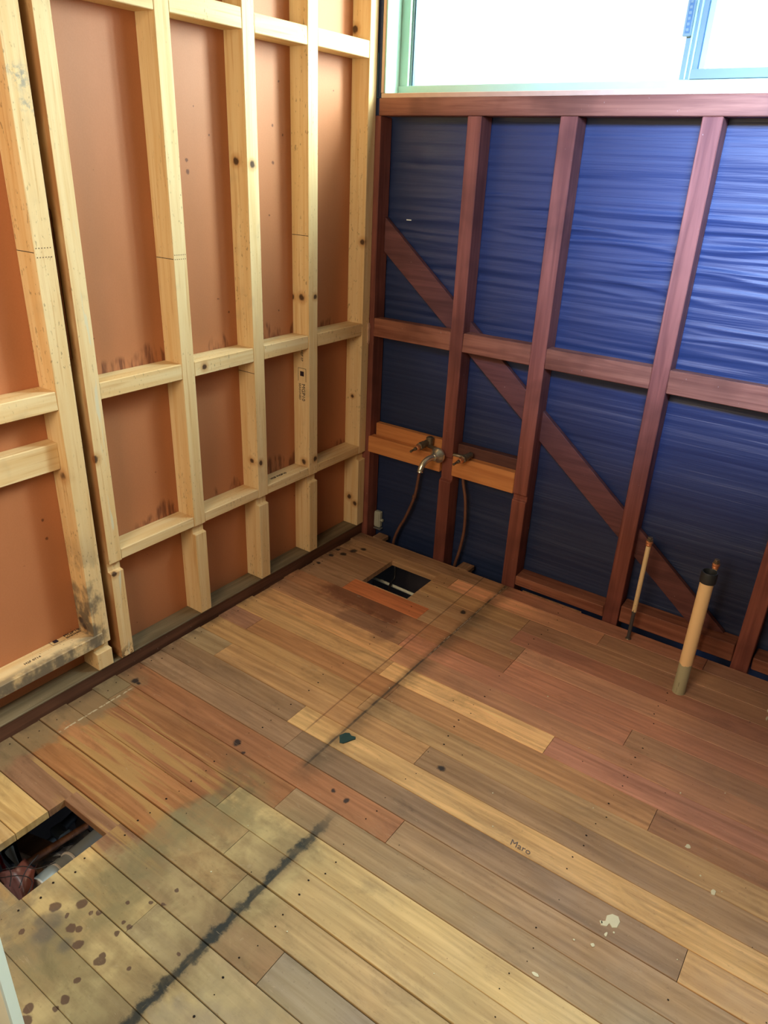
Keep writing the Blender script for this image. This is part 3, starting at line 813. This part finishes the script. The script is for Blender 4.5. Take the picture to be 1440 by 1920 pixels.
# dried paint marks
def splash(cx, cy, pts, z=0.0009, name='paint_splash', mat=M_SPLASH):
    bm = bmesh.new(); top = [bm.verts.new((cx + a, cy + b, z + .0006)) for a, b in pts]
    bot = [bm.verts.new((cx + a * 1.05, cy + b * 1.05, z - .0006)) for a, b in pts]
    bm.faces.new(top)
    n = len(pts)
    for i in range(n): bm.faces.new((top[i], bot[i], bot[(i + 1) % n], top[(i + 1) % n]))
    bmesh.ops.recalc_face_normals(bm, faces=bm.faces[:])
    return link(name, bm, mat, fl)
def blob(r, k=9, a=.3, sx=1.0, sy=1.0):
    return [(r * sx * math.cos(6.283 * i / k) * RND.uniform(1 - a, 1 + a), r * sy * math.sin(6.283 * i / k) * RND.uniform(1 - a, 1 + a)) for i in range(k)]
splash(1.488, -1.108, [(-.014, .004), (-.006, .014), (.006, .016), (.013, .006), (.012, -.010), (.004, -.016), (-.004, -.010), (-.006, -.020), (-.016, -.024), (-.020, -.016), (-.012, -.010)])
splash(1.469, -1.126, blob(.0035, 7)); splash(1.487, -1.146, blob(.003, 7, .4, 1, 1.6)); splash(1.499, -1.133, blob(.0022, 6))
splash(1.404, -1.311, blob(.006, 8, .3, 1.3, .7)); splash(1.473, -1.186, blob(.0042, 8)); splash(1.438, -1.198, blob(.002, 6))
splash(1.566, -.816, blob(.0065, 8, .35, 1, .9)); splash(1.644, -.906, blob(.007, 9, .3, .7, 1.3)); splash(1.61, -.88, blob(.002, 6))
splash(1.629, -.165, blob(.0035, 8, .35, .6, 2.6)); splash(1.632, -.205, blob(.004, 9, .35, .6, 2.6)); splash(1.637, -.185, blob(.003, 8, .35, .6, 1.8))
for k in range(26):
    splash(RND.uniform(.6, 1.9), RND.uniform(-1.75, -.35), blob(RND.uniform(.0009, .0022), 6))
# pen scribble on the pale board
text_mesh('pen_scribble', 'Maro', 0.024, M_INK2, fl, frame((1.226, -1.066, 0.0011), (1, 0, 0), (-.15, 1, 0)), 0.0002)

# ================================================================== THINGS
# --- bath tap set ---
root = thing('wall_tap_set', 'old chrome bath spout with round flange between two bare tap spindles on orange timber blocking', 'tap', (0.3455, 0.0, 0.44))
bm = profile_tube((0.3475, 0.002, 0.440), (0, -1, 0), [(0, .014), (.012, .0290), (.016, .0305), (.020, .0300), (.026, .0265), (.034, .0200), (.042, .0150), (.050, .0122)], 28)
part(autosmooth(link('flange', bm, M_CHROME), 50), root)
sp_ = smooth_pts([(0.3475, -0.022, 0.440), (0.345, -0.045, 0.4405), (0.339, -0.072, 0.438), (0.335, -0.094, 0.427), (0.3325, -0.107, 0.409), (0.3320, -0.110, 0.397)], 6)
rr = [0.0125 - 0.0025 * i / len(sp_) for i in range(len(sp_))]; rr[-1] += .0014; rr[-2] += .0012
o = part(autosmooth(link('spout', tube_bm(sp_, rr, 20), M_CHROME), 50), root)
bm = profile_tube((0.3320, -0.1101, 0.3965), (0, 0, -1), [(0, .0078), (.0005, .0078)], 14)
part(link('spout_mouth', bm, M_BLACK), root)
def spindle(x, z, dx, dz, top=False):
    d = Vector((dx, -0.10, dz)); o3 = Vector((x, 0.012, z))
    b = part(autosmooth(link('tap_body', profile_tube(o3, d, [(0, .0115), (.022, .0115), (.024, .0135), (.036, .0135), (.038, .0105)], 16), M_BRASS), 35), root)
    part(autosmooth(link('hexagon_nut', profile_tube(o3 + d.normalized() * .038, d, [(0, .0155), (.012, .0155), (.014, .0120)], 6), M_BRASS), 20), root)
    part(autosmooth(link('copper_gland', profile_tube(o3 + d.normalized() * .052, d, [(0, .0105), (.006, .0110), (.014, .0095), (.016, .006)], 16), M_BRIGHT), 35), root)
    part(autosmooth(link('spindle', profile_tube(o3 + d.normalized() * .066, d, [(0, .0062), (.012, .0062), (.013, .0042), (.030, .0040), (.032, .0052), (.036, .0035)], 12), M_BRASS), 35), root)
spindle(0.283, 0.470, -0.012, -0.014)
spindle(0.472, 0.466, -0.016, -0.013)
part(autosmooth(link('elbow_boss', profile_tube((0.288, 0.02, 0.458), (0, 0, 1), [(0, .012), (.004, .0155), (.028, .0155), (.032, .011)], 14), M_BRASS), 35), root)
part(link('breech_pipe', tube_bm([(0.286, 0.009, 0.4585), (0.345, 0.007, 0.450), (0.40, 0.009, 0.449), (0.47, 0.011, 0.452)], .0075, 12), M_BRASS, smooth=True), root)
p1 = smooth_pts([(0.258, 0.034, 0.40), (0.243, 0.034, 0.33), (0.228, 0.033, 0.222), (0.191, 0.032, 0.115), (0.163, 0.031, 0.057), (0.140, 0.030, -0.014), (0.135, 0.030, -0.10)], 6)
part(link('riser_pipe', tube_bm(p1, .0062, 12), M_COPPER, smooth=True), root)
part(autosmooth(link('pipe_joint', profile_tube((0.224, .033, .211), (.02, 0, .07), [(0, .0078), (.004, .0086), (.010, .0086), (.014, .0078)], 12), M_COPPER), 40), root)
p2 = smooth_pts([(0.436, 0.034, 0.44), (0.438, 0.034, 0.351), (0.457, 0.033, 0.267), (0.465, 0.031, 0.155), (0.455, 0.030, 0.06), (0.438, 0.030, -0.022), (0.43, 0.030, -0.10)], 6)
part(link('riser_pipe', tube_bm(p2, .0062, 12), M_COPPER, smooth=True), root)

# --- waste pipe ---
root = thing('waste_pipe', 'thick upright waste pipe painted cream with grey ends and a black rubber collar', 'pipe', (1.39, -0.244, 0))
bm = profile_tube((1.390, -0.244, -0.28), (-0.004, 0, 1), [(0, .0188), (.66, .0188), (.67, .0192)], 32)
part(autosmooth(link('pipe_body', bm, M_WASTE), 40), root)
bm = bmesh.new(); seg = 32; prof = [(.020, .388), (.0222, .389), (.0226, .394), (.0222, .419), (.0210, .4225), (.0190, .4225), (.0178, .419), (.0178, .33)]
rings = [[bm.verts.new((1.388 + r * math.cos(6.28318 * k / seg), -0.244 + r * math.sin(6.28318 * k / seg), z)) for k in range(seg)] for r, z in prof]
for a, b in zip(rings, rings[1:]):
    for k in range(seg): bm.faces.new((a[k], a[(k + 1) % seg], b[(k + 1) % seg], b[k]))
part(autosmooth(link('rubber_collar', bm, M_BLACK), 50), root)
part(link('pipe_crack', box_bm(1.3865, 1.3873, -0.2628, -0.2620, 0.030, 0.045, 0), M_INK), root)
part(link('pipe_crack', box_bm(1.3845, 1.3850, -0.2625, -0.2618, 0.006, 0.025, 0), M_INK), root)

# --- two capped supply risers ---
def riser(x, y, label, h, lean):
    root = thing('capped_water_pipe', label, 'pipe', (x, y, 0), 'capped water pipes beside the waste pipe')
    d = Vector((lean, 0, 1))
    part(autosmooth(link('pipe_body', profile_tube((x, y, -0.2), d, [(0, .0062), (.3, .0062), (.304, .0076), (.2 + h - .028, .0076)], 16), M_RISER), 40), root)
    t0 = Vector((x, y, -0.2)) + d * (.2 + h - .028)
    part(autosmooth(link('copper_olive', profile_tube(t0, d, [(0, .0085), (.002, .0098), (.005, .0098), (.007, .0084), (.008, .0084), (.010, .0112), (.016, .0112), (.018, .0095)], 20), M_BRIGHT), 30), root)
    part(autosmooth(link('end_cap', profile_tube(t0 + d * .018, d, [(0, .0085), (.001, .0105), (.006, .0105), (.0075, .0075), (.010, .0075), (.011, .0085), (.013, .0080), (.014, .005)], 6), M_BRASS), 30), root)
    part(autosmooth(link('floor_ring', profile_tube((x, y, .0006), (0, 0, 1), [(0, .0105), (.002, .0095), (.003, .0064)], 14), M_BRASS), 30), root)
    return root
riser(1.172, -0.062, 'thin cream pipe with flaking paint and bare dark foot, standing left of the waste pipe', 0.384, 0.0)
riser(1.376, -0.062, 'copper-capped thin pipe mostly hidden behind the thick waste pipe', 0.376, 0.0)

# --- small cream box in the corner gap ---
root = thing('junction_box', 'small cream plastic box fixed low beside the corner stud', 'electrical box', (0.036, 0.06, 0.014))
part(link('box_body', box_bm(0.0215, 0.052, 0.048, 0.068, 0.014, 0.086, 0.003), M_BOX), root)
part(link('box_lid', box_bm(0.0240, 0.048, 0.0445, 0.048, 0.022, 0.080, 0.0015), M_BOX), root)
part(autosmooth(link('cable_gland', profile_tube((0.052, 0.058, 0.048), (1, 0, 0), [(0, .005), (.004, .007), (.009, .007), (.010, .004)], 12), M_BOX), 40), root)
part(link('base_clip', box_bm(0.0205, 0.056, 0.046, 0.068, 0.004, 0.010, 0.001), M_STEEL), root)

# --- dark green scrap on the floor ---
bm = bmesh.new(); pts = [(-.034, -.004), (-.026, .018), (-.012, .026), (.004, .018), (.020, .022), (.026, .014), (.020, .004), (.012, -.012), (.004, -.026), (-.010, -.030), (-.020, -.018)]
T_ = [bm.verts.new((a, b, .0022 + .0012 * math.sin(a * 90))) for a, b in pts]; B_ = [bm.verts.new((a * 1.02, b * 1.02, .0006)) for a, b in pts]
bm.faces.new(T_); bm.faces.new(list(reversed(B_)))
for i in range(len(pts)): bm.faces.new((T_[i], B_[i], B_[(i + 1) % len(pts)], T_[(i + 1) % len(pts)]))
bmesh.ops.recalc_face_normals(bm, faces=bm.faces[:])
o = link('green_scrap', bm, M_GREEN); o.location = (0.716, -1.026, 0); o.scale = (.72, .82, 1)
o['label'] = 'jagged dark green scrap lying on the pale board beside the thin line'; o['category'] = 'scrap'

# --- under the far hole ---
bm = tube_bm(smooth_pts([(0.02, 0.02, -0.23), (0.15, -0.135, -0.12), (0.165, -0.146, -0.104), (0.26, -0.150, -0.1005), (0.365, -0.153, -0.100), (0.62, -0.160, -0.099)], 5), .0062, 12)
bm = tube_bm([(0.10, -0.142, -0.101), (0.365, -0.152, -0.1), (0.62, -0.161, -0.099)], .0062, 12)
o = link('white_conduit', bm, M_WHITE, smooth=True)
o['label'] = 'white conduit running across under the small square hole near the taps'; o['category'] = 'conduit'
bm = tube_bm(smooth_pts([(0.255, -0.125, -0.022), (0.262, -0.135, -0.070), (0.264, -0.165, -0.082), (0.290, -0.215, -0.10), (0.35, -0.262, -0.11), (0.45, -0.31, -0.12), (0.6, -0.32, -0.16)], 6), .0045, 10)
o = link('black_cable', bm, M_CABLE, smooth=True)
o['label'] = 'black cable looping over the white conduit under the small square hole'; o['category'] = 'cable'

# --- under the near-left hole ---
g = 'plumbing and rubbish under the large floor hole'
root = thing('grey_drain_pipe', 'fat grey plastic drain pipe with ringed sockets under the near floor hole', 'pipe', (0.38, -1.70, -0.14), g)
a, b = Vector((0.376, -1.742, -0.118)), Vector((0.336, -1.56, -0.150)); d = b - a
bm = bmesh.new(); seg = 24; dn = d.normalized(); nn = dn.orthogonal().normalized(); bb = dn.cross(nn)
prof = [(-.0, .0225), (0, .0245), (.075, .0245)]
rings = [[bm.verts.new(a + dn * t_ + (nn * math.cos(6.28318 * k / seg) + bb * math.sin(6.28318 * k / seg)) * r) for k in range(seg)] for t_, r in prof]
for p_, q_ in zip(rings, rings[1:]):
    for k in range(seg): bm.faces.new((p_[k], p_[(k + 1) % seg], q_[(k + 1) % seg], q_[k]))
bm.faces.new(rings[0])
part(autosmooth(link('socket', bm, M_PVC), 50), root)
part(autosmooth(link('pipe_body', profile_tube(a + dn * .074, dn, [(0, .022), (.16, .022)], 24), M_PVC), 50), root)
for t_ in (-.002, .05, .092):
    part(autosmooth(link('socket_rim', profile_tube(a + dn * t_, dn, [(0, .0240), (.0008, .0258), (.005, .0258), (.006, .0240)], 24), M_RIM), 50), root)
o = link('bearer_rod', tube_bm([(0.226, -1.70, -.195), (0.234, -1.53, -.205)], .0085, 12), M_ROUGH, smooth=True)
o = autosmooth(o, 50); o['label'] = 'long dark rod crossing the middle of the near floor hole'; o['category'] = 'rod'; o['group'] = g
del o['group']
root = thing('steel_bracket', 'crumpled shiny foil strip beneath the dark rod under the near hole', 'foil', (0.205, -1.58, -0.26))
bm = bmesh.new()
P_ = []
for i in range(9):
    yy = -1.655 + .0175 * i
    P_.append([bm.verts.new((0.188 + .04 * j / 3 + RND.uniform(-.003, .003), yy, -0.262 + RND.uniform(-.004, .004))) for j in range(4)])
for p_, q_ in zip(P_, P_[1:]):
    for j in range(3): bm.faces.new((p_[j], p_[j + 1], q_[j + 1], q_[j]))
root.name = 'foil_strip'
part(link('foil_sheet', bm, M_FOIL), root)
part(link('strip_backing', box_bm(0.186, 0.232, -1.665, -1.505, -0.285, -0.272, .002), M_JOIST), root)
o = link('short_timber', box_bm(-0.03, 0.03, -0.09, 0.09, -0.015, 0.015, .002), M_JOIST)
o.location = (0.095, -1.62, -0.31); o.rotation_euler = (0, 0, math.radians(-75))
o['label'] = 'short grey offcut of timber lying left of the rod under the near hole'; o['category'] = 'timber'
o = autosmooth(link('white_pipe_offcut', profile_tube((0.055, -1.661, -0.30), (0.09, -0.02, 0), [(0, .010), (.001, .0125), (.10, .0125), (.101, .010)], 16), M_WHITE), 40)
o['label'] = 'short white pipe offcut near the left edge of the near hole'; o['category'] = 'pipe'
o = link('black_loop', tube_bm(smooth_pts([(0.20, -1.715, -.20), (0.150, -1.712, -.20), (0.140, -1.697, -.20), (0.142, -1.678, -.20), (0.17, -1.687, -.20), (0.215, -1.70, -.21)], 6), .0045, 10), M_CABLE, smooth=True)
o['label'] = 'bent black tube at the left edge of the near hole'; o['category'] = 'tube'
o = link('red_tool_edge', box_bm(-.004, .004, -.035, .035, -.004, .004, .001), M_RED)
o.location = (0.135, -1.714, -.25); o.rotation_euler = (0, 0, math.radians(75))
o['label'] = 'thin red plastic strip at the far left of the near hole'; o['category'] = 'strip'
root = thing('junction_fitting', 'dull square box fitting with round spigot seen deep in the near hole', 'fitting', (0.07, -1.52, -0.36))
part(link('fitting_body', box_bm(0.045, 0.10, -1.545, -1.505, -0.385, -0.335, .006), M_PVC), root)
part(autosmooth(link('spigot', profile_tube((0.075, -1.548, -.36), (-.01, -1, 0), [(0, .016), (.035, .016), (.036, .019), (.045, .019)], 16), M_PVC), 40), root)
part(autosmooth(link('side_pipe', profile_tube((0.150, -1.555, -.25), (-.012, .05, .0), [(0, .011), (.001, .0135), (.05, .0125)], 16), M_CABLE), 40), root)
o = link('underfloor_pier', box_bm(0.13, 0.19, -1.51, -1.45, -0.60, -0.14, .003), M_FOUND, fl)
# red-brown sheet with black cords
bm = bmesh.new()
nx, ny = 12, 9
for i in range(nx + 1):
    for j in range(ny + 1):
        u, v = i / nx, j / ny
        c0 = Vector((0.290, -1.800, 0)).lerp(Vector((0.325, -1.735, 0)), v)
        c1 = Vector((0.440, -1.80, 0)).lerp(Vector((0.345, -1.715, 0)), v)
        p_ = c0.lerp(c1, u)
        zz = -0.085 + .018 * math.sin(u * 5 + v * 2) + .010 * math.sin(v * 7 + u * 3) - .02 * (1 - v) * (1 - u)
        bm.verts.new((p_.x, p_.y, zz))
bm.verts.ensure_lookup_table()
for i in range(nx):
    for j in range(ny):
        a_ = i * (ny + 1) + j
        bm.faces.new((bm.verts[a_], bm.verts[a_ + ny + 1], bm.verts[a_ + ny + 2], bm.verts[a_ + 1]))
bmesh.ops.solidify(bm, geom=bm.faces[:], thickness=0.002)
root = thing('leather_bundle', 'glossy red-brown folded sheet bound with black cords in the near hole', 'sheet', (0.37, -1.74, -0.09))
part(link('folded_sheet', bm, M_LEATHER, smooth=True), root)
for pts in (((.315, -1.785), (.345, -1.75), (.375, -1.735), (.395, -1.70)), ((.33, -1.80), (.365, -1.765), (.40, -1.76), (.43, -1.80)), ((.345, -1.712), (.36, -1.75), (.39, -1.785)), ((.30, -1.77), (.34, -1.775), (.37, -1.795))):
    q = []
    for (a_, b_) in pts: q.append((a_, b_, -0.060))
    part(link('binding_cord', tube_bm(smooth_pts(q, 4), .0011, 6), M_CABLE, smooth=True), root)

for o in list(bpy.data.objects):
    if o.type == 'EMPTY': o.hide_render = False
